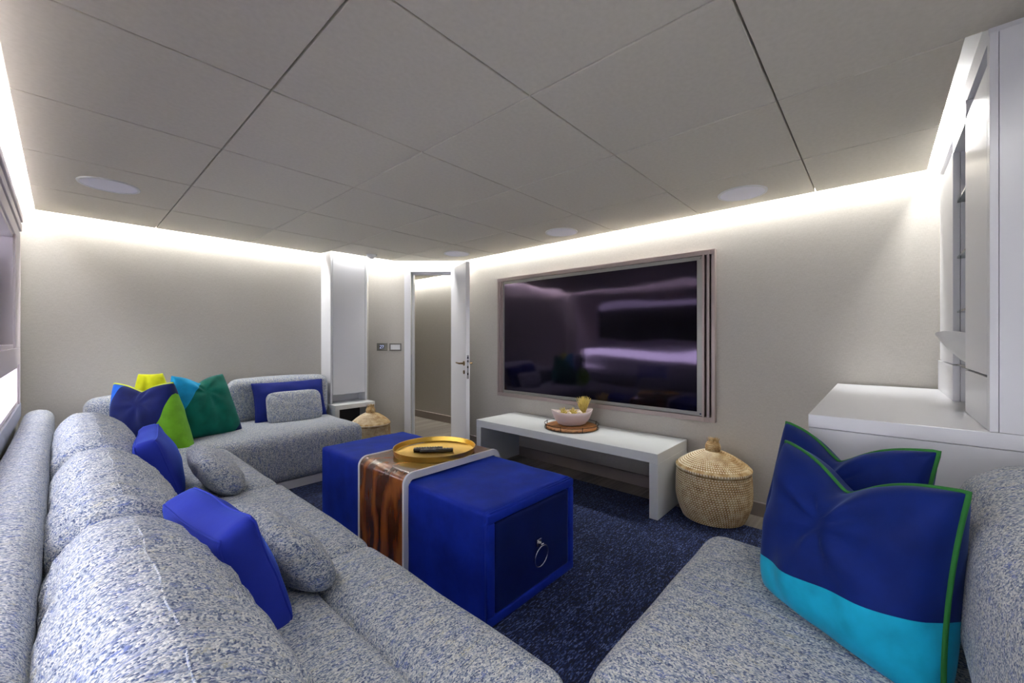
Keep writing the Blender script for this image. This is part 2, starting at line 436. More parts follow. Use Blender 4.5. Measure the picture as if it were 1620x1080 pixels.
# left window wall with two rows of openings
zw = [(.745, .995), (1.10, 1.755)]
mb = MB()
mb.box(XL-.12, XL, -1.1, YB+.05, 0, zw[0][0]); mb.box(XL-.12, XL, -1.1, YB+.05, zw[1][1], TOPZ)
mb.box(XL-.12, XL, 4.02, YB+.05, zw[0][0], zw[1][1]); mb.box(XL-.12, XL, 3.68, 4.02, zw[0][1], zw[1][1])
mb.box(XL-.12, XL, -1.1, 3.68, zw[0][1], zw[1][0])
mb.box(XL-.12, XL, -1.1, -.6, zw[0][0], zw[1][1])
struct(mb.ob('wall_left', 'wall'))
for k, (z0, z1, ye) in enumerate(((zw[0][0], zw[0][1], 4.02), (zw[1][0], zw[1][1], 3.68))):
    mb = MB(); mb.box(XL-.10, XL-.094, -.6, ye, z0, z1)
    wn = mb.ob('window_%d' % (k+1), 'pane'); struct(wn)
    mb = MB(); t = .022
    mb.box(XL-.115, XL+.012, -.6, ye, z1-t, z1, .002); mb.box(XL-.115, XL+.012, -.6, ye, z0, z0+t, .002)
    mb.box(XL-.115, XL+.012, ye-t, ye, z0+t, z1-t, .002); mb.box(XL-.115, XL+.012, -.6, -.6+t, z0+t, z1-t, .002)
    for ym in (1.6,): mb.box(XL-.11, XL-.07, ym-.02, ym+.02, z0+t, z1-t, .002)
    mb.ob('window_frame', 'casing', wn, auto=15)
    mb = MB()                                                           # backlit blind outside the glass
    if k == 0:
        mb.box(XL-.119, XL-.117, -.6, ye, z0, z1); mb.ob('window_blind', 'day', wn)
    else:
        mb.box(XL-.119, XL-.117, -.6, ye, 1.64, z1); mb.ob('window_blind', 'day2', wn)
        MB().box(XL-.119, XL-.117, -.6, ye, z0, 1.64).ob('dark_glass', 'nightglass', wn)
        mb = MB(); mb.box(XL-.116, XL-.105, -.6, ye, 1.40, 1.415); mb.box(XL-.116, XL-.105, -.6, ye, 1.625, 1.645); mb.ob('blind_bar', 'casing', wn)
# casing rails round the windows
mb = MB()
mb.box(XL, XL+.02, -1.0, 4.08, .995, 1.10, .003); mb.box(XL, XL+.02, 3.68, 4.08, 1.10, 1.755, .003)
mb.box(XL, XL+.02, -1.0, 4.08, 1.755, 1.83, .003); mb.box(XL, XL+.026, -1.0, 4.08, 1.84, 1.885, .003); mb.box(XL, XL+.032, -1.0, 4.08, 1.90, 1.94, .003)
mb.box(XL, XL+.02, 4.02, 4.08, .745, 1.0, .003)
struct(mb.ob('trim_3', 'casing', auto=15))
struct(bx('trim_4', 'sill', XL, XL+.022, -1.0, 4.10, .655, .745, bev=.003))

# cove LED strips (things that give light, above the panel edge)
def strip(name, x0, x1, y0, y1, z=2.085, T=None, mat='led'):
    o = MB().box(x0, x1, y0, y1, z, z+.006, T=T).ob(name, mat); o['kind'] = 'structure'; return o
strip('trim_5', 3.022, 3.040, -.15, 3.46)
strip('trim_6', -.12, 1.77, 4.268, 4.288)
strip('trim_13', 1.80, 2.20, 4.056, 4.074)
strip('trim_7', -1.60, -.58, 4.575, 4.595, T=DT)
strip('trim_8', -.175, -.150, -.4, 4.2, mat='led2')
strip('trim_9', 2.42, 3.02, -.214, -.198)
strip('trim_10', 3.525, 3.55, 3.3, 6.0)
strip('trim_11', -.1, .55, -.445, -.425)

# ------------------------------------------------------------------ recessed ceiling speakers, detector
def disc(x, y, label):
    t = thing('ceiling_speaker', label, 'ceiling speaker', (x, y, CZ), 'round speakers in the ceiling')
    mb = MB(); mb.lathe([(.118, .002), (.118, -.004), (.124, -.006), (.130, -.005), (.132, .001)], (x, y, CZ-.001), 56); mb.ob('rim', 'satin', t, auto=40)
    mb = MB(); mb.lathe([(.118, -.0035), (.06, -.004), (.0, -.004)][::-1], (x, y, CZ-.001), 56); mb.ob('grille', 'spk', t)
disc(.18, 3.26, 'round white flush ceiling speaker at the left above the window sofa')
disc(2.74, .61, 'round white flush ceiling speaker nearest the tall shelf cabinet on the right')
disc(2.74, 1.93, 'round white flush ceiling speaker above the middle of the television')
disc(2.71, 3.21, 'round white flush ceiling speaker just in front of the open door')
t = thing('smoke_detector', 'small white smoke detector on the ceiling above the white column', 'smoke detector', (2.156, 3.913, CZ))
MB().lathe([(.0, -.012), (.052, -.012), (.052, 0), ][::1], (2.156, 3.913, CZ), 32).ob('base', 'satin', t, auto=40)
MB().lathe([(.0, -.04), (.022, -.04), (.028, -.03), (.04, -.026), (.044, -.012)], (2.156, 3.913, CZ), 32).ob('sensor_head', 'satin', t, auto=40)

# ------------------------------------------------------------------ white column cabinet, low box unit
cx0, cx1 = 1.806, 2.200; yf = 4.090
t = thing('wall_cabinet', 'tall slim white wall cabinet with one flat door left of the switches', 'cabinet', (2.04, 4.28, 0))
mb = MB(); mb.box(cx0, cx0+.02, yf, YB, .501, 2.13, .002); mb.box(cx1-.022, cx1, yf, YB-.03, .501, 2.13, .002)
mb.box(cx0+.02, cx1-.022, yf+.03, YB-.03, .585, 2.13); mb.box(cx0+.02, cx1-.022, YB-.07, YB-.05, .501, .585)
mb.ob('carcass', 'white', t, auto=15)
bx('door', 'white', cx0+.023, cx1-.026, yf-.001, yf+.022, .588, 2.12, t, .002)
t = thing('bedside_box', 'low white open-fronted box unit below the slim white cabinet', 'side table', (2.0, 4.1, 0))
mb = MB(); mb.box(1.79, 2.215, 3.95, 4.27, .455, .50, .003); mb.box(1.79, 1.835, 3.95, 4.245, 0, .455, .003); mb.box(2.17, 2.215, 3.95, 4.245, 0, .455, .003)
mb.box(1.835, 2.17, 4.22, 4.245, 0, .455)
mb.ob('carcass', 'benchwhite', t, auto=15)
t.name = 'side_table'
bx('back_panel', 'bin', 1.836, 2.169, 4.19, 4.219, .01, .454, t)

# switches on the diagonal wall
def plate(l, w, h, z, label, name):
    t = thing(name, label, 'wall control', D3(l, DW, z))
    mb = MB(); b = .014
    mb.box(l-w/2, l+w/2, DW-.008, DW, z+h/2-b, z+h/2, .001, T=DT); mb.box(l-w/2, l+w/2, DW-.008, DW, z-h/2, z-h/2+b, .001, T=DT)
    mb.box(l-w/2, l-w/2+b, DW-.008, DW, z-h/2+b, z+h/2-b, .001, T=DT); mb.box(l+w/2-b, l+w/2, DW-.008, DW, z-h/2+b, z+h/2-b, .001, T=DT)
    mb.ob('frame', 'pewter', t, auto=15); return t
t = plate(-1.476, .120, .086, 1.066, 'square pewter thermostat with a small lit display beside the door', 'thermostat')
dbx('plate', 'pewter', -1.523, -1.429, DW-.006, DW, 1.037, 1.095, t)
s = dbx('display', 'lcd', -1.505, -1.452, DW-.009, DW-.005, 1.043, 1.089, t)
mb = MB()
def seg(l0, z0, l1, z1, th=.0035):
    a = D3(l0, DW-.0105, z0); b = D3(l1, DW-.0105, z1); mb.tube([a, b], th/2, 6)
for (a, b, c_, d) in ((-1.500, 1.083, -1.484, 1.083), (-1.484, 1.083, -1.484, 1.068), (-1.484, 1.068, -1.500, 1.052), (-1.500, 1.052, -1.482, 1.052), (-1.476, 1.083, -1.458, 1.083), (-1.458, 1.083, -1.470, 1.052)): seg(a, b, c_, d)
mb.ob('digits', 'digits', s)
t = plate(-1.325, .135, .086, 1.064, 'wide pewter light switch with white rockers beside the door frame', 'light_switch')
for k in range(3): dbx('rocker', 'satin', -1.378+k*.036, -1.344+k*.036, DW-.011, DW-.001, 1.036, 1.092, t, .001)
dbx('plate', 'pewter', -1.379, -1.271, DW-.003, DW, 1.035, 1.093, t)

# ------------------------------------------------------------------ television with stepped frame
t = thing('television', 'large wall-mounted black television in a stepped taupe metal frame', 'television', (XR, 1.885, .55))
y0, y1, z0, z1 = .84, 2.935, .572, 1.778
def fr(mb, ya, yb, za, zb, wy, wz, xa, xb, bev=.0015):
    mb.box(xa, xb, ya, yb, zb-wz, zb, bev); mb.box(xa, xb, ya, yb, za, za+wz, bev)
    mb.box(xa, xb, ya, ya+wy, za+wz, zb-wz, bev); mb.box(xa, xb, yb-wy, yb, za+wz, zb-wz, bev)
bx('back_panel', 'slot', XR-.012, XR, y0+.01, y1-.01, z0+.01, z1-.01, t)
mb = MB(); fr(mb, y0, y1, z0, z1, .024, .034, XR-.040, XR-.001); mb.ob('outer_frame', 'bronze', t, auto=15)
mb = MB(); fr(mb, y0+.036, y1-.036, z0+.001, z1-.001, .017, .034, XR-.044, XR-.006); mb.ob('middle_frame', 'bronze', t, auto=15)
mb = MB(); fr(mb, y0+.068, y1-.068, z0+.002, z1-.002, .014, .034, XR-.048, XR-.006); mb.ob('inner_frame', 'bronze', t, auto=15)
mb = MB(); fr(mb, y0+.084, y1-.060, z0+.038, z1-.038, .036, .028, XR-.036, XR-.010); mb.ob('bezel', 'frame2', t, auto=15)
bx('screen', 'screen', XR-.034, XR-.012, y0+.121, y1-.097, z0+.066, z1-.066, t, .001)
for yy in (y0+.096,):
    for zz in (z0+.052, z1-.052): MB().tube([(XR-.036, yy, zz), (XR-.0385, yy, zz)], .006, 16).ob('screw', 'steel', t, auto=40)

# ------------------------------------------------------------------ bench
t = thing('console_bench', 'long low white console bench under the television', 'bench', (2.78, 1.86, 0))
bx('top', 'benchwhite', 2.505, 3.03, 1.03, 2.695, .367, .429, t, .0025)
bx('leg', 'benchwhite', 2.505, 3.03, 1.03, 1.086, .013, .367, t, .0025)
bx('leg', 'benchwhite', 2.505, 3.03, 2.639, 2.695, .013, .367, t, .0025)

# rug
RZ = .012
rg = bx('area_rug', 'rug', .70, 2.81, .15, 3.36, 0, RZ, bev=.004); tag(rg, 'navy blue woven area rug with pale flecks under the blue ottoman', 'rug')

# ------------------------------------------------------------------ baskets
def basket(x, y, z, R, label):
    t = thing('seagrass_basket', label, 'basket', (x, y, z), 'lidded seagrass baskets')
    H = .300; rows = 22; cols = 84; sub = 4; ns = cols*2
    def surf(prof, name, rows, zc):
        vs = []; fs = []; n = rows*sub+1
        for i in range(n):
            q = i/(n-1); r, zz, nr, nz = prof(q)
            ph = (i % sub)/sub; ring = math.floor(i/sub)
            bb = abs(math.sin(PI*i/sub))*.0045
            for k in range(ns):
                st = (.0028 if (k+ring) % 2 else 0)*(1 if i % sub else 0)
                a = 2*PI*(k+.5*ring)/ns; d = bb+st
                vs.append(Vector((x+(r+nr*d)*math.cos(a), y+(r+nr*d)*math.sin(a), z+zz+nz*d)))
        mi = []
        for i in range(n-1):
            for k in range(ns):
                k2 = (k+1) % ns; fs.append((i*ns+k, i*ns+k2, (i+1)*ns+k2, (i+1)*ns+k))
                mi.append(1 if (k+i//sub) % 2 and 0 < (i % sub) < sub-1 else 0)
        fs.append(tuple(range(ns))[::-1]); fs.append(tuple((n-1)*ns+k for k in range(ns)))
        o = mk(name, vs, fs, ['grass', 'grassstitch'], t, smooth=True)
        for p, m_ in zip(o.data.polygons, mi): p.material_index = m_
        return o
    def body(q):
        r = R*(.80+.20*math.sin(min(1, q*1.9)*PI/2)) if q < .6 else R*(1-.03*((q-.6)/.4)**2)
        return r, q*H, 1, 0
    def lid(q):
        r = R*1.01*(1-q)+.03*q; zz = H+.022+.098*(1-(1-q)**1.5)
        if q < .08: zz = H+.002+.029*q/.08; r = R*1.01
        return r, zz, .4, .9
    surf(body, 'body', rows, 0); surf(lid, 'lid', 15, H)
    mb = MB(); pr = []
    for i in range(25):
        q = i/24; pr.append((.030+.014*math.sin(PI*min(1, q*1.05))**.8+.003*abs(math.sin(q*PI*6)), q*.075))
    pr.append((.012, .08)); pr.append((0, .08)); mb.lathe(pr, (x, y, z+H+.108), 28)
    for k in range(70):
        a = random.random()*2*PI; rr = random.random()*.034
        p = Vector((x+rr*math.cos(a), y+rr*math.sin(a), z+H+.180)); mb.tube([p, p+Vector((math.cos(a)*.010, math.sin(a)*.010, .018+random.random()*.01))], [.0022, .001], 5)
    mb.ob('knob', 'grass', t, smooth=True)
basket(2.815, .795, RZ, .218, 'large round lidded seagrass basket on the rug beside the white bench')
basket(2.06, 3.76, 0, .185, 'round lidded seagrass basket behind the blue ottoman near the white column')

# ------------------------------------------------------------------ ottoman
t = thing('ottoman', 'large rectangular royal blue velvet ottoman in the middle of the rug', 'ottoman', (1.41, 1.88, RZ))
ox0, ox1, oy0, oy1, oz = 1.107, 1.710, 1.135, 2.64, .467
soft('body', 'ott', ((ox0+ox1)/2, (oy0+oy1)/2+.006, (oz+RZ)/2), ((ox1-ox0)/2, (oy1-oy0)/2-.006, (oz-RZ)/2), .016, t, amp=.003, fr=9, step=.02)
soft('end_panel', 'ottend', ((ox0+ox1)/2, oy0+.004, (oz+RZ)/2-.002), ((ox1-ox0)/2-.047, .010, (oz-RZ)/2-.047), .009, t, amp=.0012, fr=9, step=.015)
mb = MB()
for (a, b) in (((ox0, oz), (ox1, oz)), ):
    pts = [Vector((ox0+.0+(ox1-ox0)*i/30, oy0+.003, oz-.004)) for i in range(31)]
mb.tube([(ox0+.006, oy0+.004, RZ+.01), (ox0+.006, oy0+.004, oz-.012), (ox0+.016, oy0+.004, oz-.004), (ox1-.016, oy0+.004, oz-.004), (ox1-.006, oy0+.004, oz-.012), (ox1-.006, oy0+.004, RZ+.01)], .0045, 8)
mb.ob('welt', 'ott', t, smooth=True)
mb = MB()      # padded border frame round the end panel
for (a0, a1, b0, b1) in ((ox0+.004, ox1-.004, oz-.043, oz-.006), (ox0+.004, ox1-.004, RZ+.004, RZ+.043), (ox0+.004, ox0+.043, RZ+.043, oz-.043), (ox1-.043, ox1-.004, RZ+.043, oz-.043)):
    mb.box(a0, a1, oy0-.008, oy0+.02, b0, b1, .007, 3)
mb.ob('end_border', 'ott', t, auto=50)
hx = 1.425; hz = .238
rp = MB().box(hx-.016, hx+.016, oy0-.013, oy0-.004, hz-.008, hz+.024, .002).ob('ring_mount', 'steel', t, auto=15)
mb = MB(); mb.box(hx-.010, hx+.010, oy0-.032, oy0-.012, hz-.006, hz+.010, .003); mb.ob('ring_clasp', 'steel', rp, auto=15)
mb = MB(); pts = [(hx+.046*math.sin(a), oy0-.024-.006*math.cos(a), hz-.048+.048*math.cos(a)) for a in [2*PI*k/40 for k in range(40)]]
mb.tube(pts, .0035, 8, closed=True); mb.ob('ring', 'steel', rp, smooth=True)

# ------------------------------------------------------------------ waterfall wooden tray table straddling the ottoman
wy0, wy1 = 1.665, 2.11; wx0, wx1 = ox0-.022, ox1+.022; wt = .030; wz1 = oz+.040
def U_path(x0, x1, z1, r, n=10):
    p = [(x0, RZ)]
    for k in range(n+1):
        a = PI-(PI/2)*k/n; p.append((x0+r+r*math.cos(a), z1-r+r*math.sin(a)))
    for k in range(n+1):
        a = PI/2-(PI/2)*k/n; p.append((x1-r+r*math.cos(a), z1-r+r*math.sin(a)))
    p.append((x1, RZ)); return p
def U_solid(x0, x1, z1, r, th, ya, yb, name, mat, parent, ext=0):
    o = U_path(x0-ext, x1+ext, z1+ext, r+ext); i_ = U_path(x0+th, x1-th, z1-th, max(.004, r-th))
    n = len(o); vs = []; fs = []
    for y in (ya, yb):
        vs += [(x, y, z) for x, z in o]; vs += [(x, y, z) for x, z in i_]
    for k in range(n-1):
        fs.append((k, k+1, n+k+1, n+k)); fs.append((2*n+k, 3*n+k, 3*n+k+1, 2*n+k+1))
        fs.append((k, 2*n+k, 2*n+k+1, k+1)); fs.append((n+k, n+k+1, 3*n+k+1, 3*n+k))
    fs.append((0, n, 3*n, 2*n)); fs.append((n-1, 3*n-1, 4*n-1, 2*n-1)[::1])
    b = bmesh.new(); bv = [b.verts.new(v) for v in vs]
    for f in fs: b.faces.new([bv[q] for q in f])
    bmesh.ops.recalc_face_normals(b, faces=b.faces[:])
    m = MB(); m.bm(b); return m.ob(name, mat, parent, auto=20)
t = thing('waterfall_table', 'curved glossy wooden waterfall table with white rim straddling the blue ottoman', 'tray table', ((wx0+wx1)/2, (wy0+wy1)/2, RZ))
U_solid(wx0, wx1, wz1, .05, wt, wy0+.014, wy1-.014, 'wooden_band', 'wood', t)
for (a, b) in ((wy0, wy0+.0138), (wy1-.0138, wy1)): U_solid(wx0, wx1, wz1, .05, wt, a, b, 'white_rim', 'satin', t, .004)

# brass tray, remotes
tx, ty, tz = 1.435, 1.895, wz1+.001
t = thing('brass_tray', 'round gold metal tray with raised rim on the wooden waterfall table', 'tray', (tx, ty, tz))
MB().lathe([(0, .002), (.214, .002), (.222, .006), (.228, .030), (.232, .031), (.226, .0), (0, 0)][::1], (tx, ty, tz), 72).ob('dish', 'gold', t, auto=40)
def remote(cx_, cy_, ang, L_, label):
    c_ = Vector((cx_, cy_, tz+.0035)); T = lambda v: c_+Vector((v.x*math.cos(ang)-v.y*math.sin(ang), v.x*math.sin(ang)+v.y*math.cos(ang), v.z))
    t = thing('remote_control', label, 'remote control', c_, 'remotes on the gold tray')
    MB().box(-L_/2, L_/2, -.018, .018, 0, .016, .005, 3, T=T).ob('case', 'black', t, auto=40)
    mb = MB()
    for k in range(9):
        for j in (-1, 0, 1): mb.tube([T(Vector((-L_/2+.02+k*L_*.09, j*.010, .0155))), T(Vector((-L_/2+.02+k*L_*.09, j*.010, .0175)))], .0032, 8)
    mb.ob('buttons', 'button', t)
remote(1.415, 1.93, math.radians(-38), .165, 'slim black remote control behind the other one on the gold tray')
remote(1.430, 1.870, math.radians(-40), .185, 'longer black remote control in front on the gold tray')

# ------------------------------------------------------------------ wooden board, bowl, shells on bench
bx_, by_, bz_ = 2.79, 1.865, .4295
t = thing('serving_board', 'round brown wooden serving tray with thin black wire rail on the bench', 'tray', (bx_, by_, bz_))
MB().lathe([(0, 0), (.205, 0), (.213, .008), (.213, .016), (.207, .020), (0, .020)], (bx_, by_, bz_), 64).ob('board', 'acacia', t, auto=15)
mb = MB()
mb.tube([(bx_+.220*math.cos(a), by_+.220*math.sin(a), bz_+.038) for a in [2*PI*k/72 for k in range(72)]], .0022, 6, closed=True)
mb.tube([(bx_+.218*math.cos(a), by_+.218*math.sin(a), bz_+.006) for a in [2*PI*k/72 for k in range(72)]], .0022, 6, closed=True)
for k in range(8):
    a = 2*PI*k/8+.2; mb.tube([(bx_+.216*math.cos(a), by_+.216*math.sin(a), bz_+.003), (bx_+.220*math.cos(a), by_+.220*math.sin(a), bz_+.044)], .003, 6)
mb.ob('wire_rail', 'wire', t, smooth=True)
# boat-shaped bowl; long axis parallel to the picture of the wall (diagonal)
ca = math.radians(-42)
bc = Vector((2.80, 1.865, bz_+.0205))
def BT(u, v, z): return bc+Vector((u*math.cos(ca)-v*math.sin(ca), u*math.sin(ca)+v*math.cos(ca), z))
vs = []; fs = []; nn = 56; prof = [(.0, .0), (.45, .0), (.66, .012), (.82, .042), (.95, .085), (1.0, .110), (.965, .110), (.91, .085), (.77, .045), (.5, .020), (0, .018)]
for (r, z) in prof:
    for k in range(nn):
        a = 2*PI*k/nn; cu = math.copysign(abs(math.cos(a))**.85, math.cos(a)); su = math.sin(a)
        w_ = 1+.02*noise.noise(Vector((math.cos(a)*2, math.sin(a)*2, z*9)))
        lift = .022*(abs(math.cos(a))**3)*(z/.118)
        vs.append(BT(r*.172*cu*w_, r*.095*su*w_, z+lift))
for i in range(len(prof)-1):
    for k in range(nn): k2 = (k+1) % nn; fs.append((i*nn+k, i*nn+k2, (i+1)*nn+k2, (i+1)*nn+k))
bo = mk('ceramic_bowl', vs, fs, 'bowl', smooth=True); tag(bo, 'pale pink boat-shaped ceramic bowl holding shells on the wooden tray', 'bowl')
def urchin(u, v, z, R, n, ln, label, up=False):
    c_ = BT(u, v, z); mb = MB()
    b = bmesh.new(); bmesh.ops.create_icosphere(b, subdivisions=2, radius=R)
    for q in b.verts: q.co = q.co*(1+.1*noise.noise(q.co*80))+c_
    mb.bm(b)
    for k in range(n):
        d = Vector((random.gauss(0, 1), random.gauss(0, 1), random.gauss(0, 1)))
        if up: d = Vector((d.x*.20, d.y*.20, 1))
        d.normalize(); 
        if not up and d.z < 0: d.z = -d.z
        l = ln*(.7+.5*random.random()); e = c_+d*l
        j = Vector((random.uniform(-1, 1), random.uniform(-1, 1), 0))*.004
        mb.tube([c_+d*R*.5, c_+d*l*.55+j, e], [.0026, .0024, .001], 5)
    o = mb.ob('dried_sprig', 'coral', smooth=True); tag(o, label, 'dried plant', 'dried pods and sprigs in the pink bowl')
# u grows towards the right in the picture
urchin(-.075, .0, .094, .026, 70, .05, 'spiky dried pod at the left inside the pink bowl')
urchin(.008, -.005, .094, .028, 80, .048, 'spiky dried pod in the middle of the pink bowl')
urchin(.100, .0, .080, .030, 170, .135, 'tall yellow dried sprig standing at the right of the pink bowl', True)
def shell(u, v, z, s, rot, label):
    vs, fs = [], []; nu, nv2 = 14, 18
    for i in range(nu+1):
        q = i/nu; rr = s*math.sin(PI*q)**.8*(1-.35*q)
        for k in range(nv2):
            a = 2*PI*k/nv2; rb = rr*(1+.08*math.cos(6*a+q*8))
            p = Vector(((q-.5)*s*2.2, rb*math.cos(a), rb*math.sin(a))); p.rotate(Matrix.Rotation(rot, 3, 'Z')); p.rotate(Matrix.Rotation(.5, 3, 'Y'))
            vs.append(BT(u, v, z)+p)
    for i in range(nu):
        for k in range(nv2): k2 = (k+1) % nv2; fs.append((i*nv2+k, i*nv2+k2, (i+1)*nv2+k2, (i+1)*nv2+k))
    o = mk('shell', vs, fs, 'shell', smooth=True); tag(o, label, 'shell', 'shells in the pink bowl')
shell(.058, -.022, .098, .026, .4, 'cream shell between the middle pod and the tall sprig in the bowl')
shell(-.032, -.020, .095, .022, 1.6, 'small cream shell between the two spiky pods in the pink bowl')
shell(-.125, .0, .098, .020, 2.4, 'brownish cream shell at the left tip of the pink bowl')

# ------------------------------------------------------------------ right: low credenza and tall display cabinet
t = thing('credenza', 'wide white lacquered credenza in the right corner against the television wall', 'cabinet', (2.39, -.1, 0))
bx('top', 'white', 1.717, 3.034, -.60, .180, .85, .894, t, .002)
bx('carcass', 'white', 1.721, 3.034, -.60, .1795, 0, .8485, t, .002)
t = thing('display_cabinet', 'tall white display cabinet with an open niche of glass shelves on the credenza', 'cabinet', (2.39, -.4, .894))
z0 = .895; zt = 1.995; yf = -.227
nx0, nx1 = 2.14, 2.47
mb = MB(); mb.box(1.717, 1.752, -.60, -.2445, z0, zt, .001); mb.box(1.717, 1.752, -.2435, yf, z0, zt, .001); mb.box(nx1, 3.055, -.60, yf-.022, z0, zt); mb.box(1.752, nx0, -.60, yf-.022, z0, zt)
mb.box(nx0, nx1, -.60, -.56, z0, zt); mb.box(nx0, nx1, -.56, yf-.001, 1.92, zt)
mb.box(1.76, 3.03, -.62, yf-.004, zt+.001, 2.075)
mb.ob('carcass', 'white', t, auto=15)
bx('lower_panel', 'white', 1.754, nx0-.0, yf-.021, yf, z0, 1.043, t, .0015)
bx('lower_panel', 'white', nx1, 3.035, yf-.021, yf, z0, 1.043, t, .0015)
bx('door', 'white', 1.754, nx0, yf-.021, yf, 1.049, 1.925, t, .0015)
bx('door', 'white', nx1, 2.94, yf-.021, yf, 1.049, 1.925, t, .0015)
for z in (1.05, 1.267, 1.49, 1.72): bx('glass_shelf', 'glass', nx0+.001, nx1-.001, -.558, yf-.012, z-.008, z, t)
struct(bx('wall_near_right', 'satin', XL, 1.716, -.52, -.46, 0, TOPZ)); bpy.data.objects['wall_near_right'].name = 'trim_12'
# leaf-shaped dish in the niche
vs = []; fs = []; nn = 48
dc = Vector((2.325, -.300, 1.0515)); prof = [(0, 0), (.3, 0), (.5, .02), (.75, .055), (1, .105), (.965, .106), (.72, .062), (.45, .028), (0, .008)]
for (r, z) in prof:
    for k in range(nn):
        a = 2*PI*k/nn; tip = max(0, math.cos(a-1.9))**6; wv = 1+.05*math.sin(5*a)
        vs.append(dc+Vector((r*.118*math.cos(a)*wv, r*(.105+.030*tip)*math.sin(a)*wv, z*(1+.10*math.sin(3*a)+.28*tip))))
for i in range(len(prof)-1):
    for k in range(nn): k2 = (k+1) % nn; fs.append((i*nn+k, i*nn+k2, (i+1)*nn+k2, (i+1)*nn+k))
o = mk('ceramic_dish', vs, fs, 'ceramic', smooth=True); tag(o, 'white leaf-shaped ceramic dish in the shelf niche at the right', 'dish')

# ------------------------------------------------------------------ sofas
SZ = .432
def seat(name, parent, x0, x1, y0, y1, mat, z0=.075, z1=SZ, r=.075, bul=.012, seed=1, mm=.004):
    return soft(name, mat, ((x0+x1)/2, (y0+y1)/2, (z0+z1)/2), ((x1-x0)/2, (y1-y0)/2, (z1-z0)/2), r, parent, bulge=(.01, .0, bul), amp=mm, fr=5, seed=seed, step=.03)
# left sofa under the window
t = thing('window_sofa', 'long tweed sofa along the left window wall with plump backrest cushions', 'sofa', (.28, 1.9, 0), 'blue grey tweed sofas')
bx('plinth', 'satin', -.15, .68, -.35, 3.2, RZ*0, .075, t, .004)
seat('seat_cushion', t, -.15, .755, 2.26, 3.30, 'twX', seed=1, r=.07)
seat('seat_cushion', t, -.15, .755, 1.355, 2.26, 'twX', seed=2, r=.05)
seat('seat_cushion', t, -.15, .500, .10, 1.355, 'twX', seed=3, r=.035)
seat('seat_cushion', t, .500, .740, .49, 1.355, 'twX', seed=4, r=.045)
soft('back_bolster', 'twX', (-.103, 1.80, .38), (.070, 2.32, .315), .065, t, amp=.004, fr=4, step=.035)
def back_cush(y0, y1, x0, x1, z1, seed, parent, seam=True):
    zb = SZ-.02; cx_ = (x0+x1)/2; cz = (z1+zb)/2; cy_ = (y0+y1)/2; hx_, hy, hz_ = (x1-x0)/2, (y1-y0)/2, (z1-zb)/2
    def fn(p, u):
        # domed top: full belly towards the seat, back edge lower
        q = Vector(p); tt = (q.z+hz_)/(2*hz_)
        f = .5+.5*u[0]; f = f*f*(3-2*f)
        q.x -= tt*tt*(.0075+.085*f)
        q.x += .012*math.sin(PI*min(1, max(0, tt)))*f*(1-u[1]**4)
        q.z += -.030*(u[1]**6) + .018*(1-u[1]**2)
        q.z -= .028*max(0, -u[0])**2*tt
        return q
    o = soft('back_cushion', 'twX', (cx_, cy_, cz), (hx_, hy, hz_), .125, parent, bulge=(.0, .008, .0), amp=.005, fr=5, seed=seed, fn=fn, step=.017, wr=.014)
    if seam:      # stitched seam along the top ridge, follows the dome
        me = o.data; pts = []
        off = wpos(parent); nS = 40; sx = cx_-.015
        from mathutils.bvhtree import BVHTree
        bv = BVHTree.FromPolygons([v.co for v in me.vertices], [p.vertices for p in me.polygons])
        for k in range(nS+1):
            yy = y0+.05+(y1-y0-.10)*k/nS + 0
            hit = bv.ray_cast(Vector((sx+.006*math.sin(k*.7), yy, 2))-off, Vector((0, 0, -1)))
            if hit[0] is not None: pts.append(hit[0]+off)
        for _ in range(6): pts = [pts[0]]+[(pts[i-1]+pts[i]*2+pts[i+1])/4 for i in range(1, len(pts)-1)]+[pts[-1]]
        MB().tube(pts, .0022, 6).ob('seam', 'twX', o, smooth=True)
    return o
back_cush(.42, 1.43, -.035, .285, .735, 11, t)
back_cush(1.43, 2.33, -.035, .285, .735, 12, t)
back_cush(2.33, 3.42, -.035, .285, .745, 13, t)
# back sofa
t = thing('corner_sofa', 'short tweed sofa against the far beige wall beside the white cabinet', 'sofa', (.85, 3.8, 0), 'blue grey tweed sofas')
bx('plinth', 'satin', -.02, 1.70, 3.33, 4.28, 0, .075, t, .004)
soft('seat_base', 'twZ', (.860, 3.775, .255), (.890, .485, .180), .075, t, bulge=(.008, .008, .012), amp=.004, fr=5, seed=21, step=.03)
def up_cush(x0, x1, y0, y1, z1, seed, mat='twZ'):
    zb = SZ-.015
    def fn(p, u):
        q = Vector(p); q.z += .012*(1-u[0]**2); q.y += -.02*u[2]*0
        q.z -= .016*(u[0]**8); return q
    return soft('back_cushion', mat, ((x0+x1)/2, (y0+y1)/2, (zb+z1)/2), ((x1-x0)/2, (y1-y0)/2, (z1-zb)/2), .06, t, bulge=(.004, .03, .004), amp=.005, fr=6, seed=seed, fn=fn, step=.025)
up_cush(.955, 1.785, 4.07, 4.25, .800, 31)
up_cush(.10, .955, 4.07, 4.25, .735, 32)
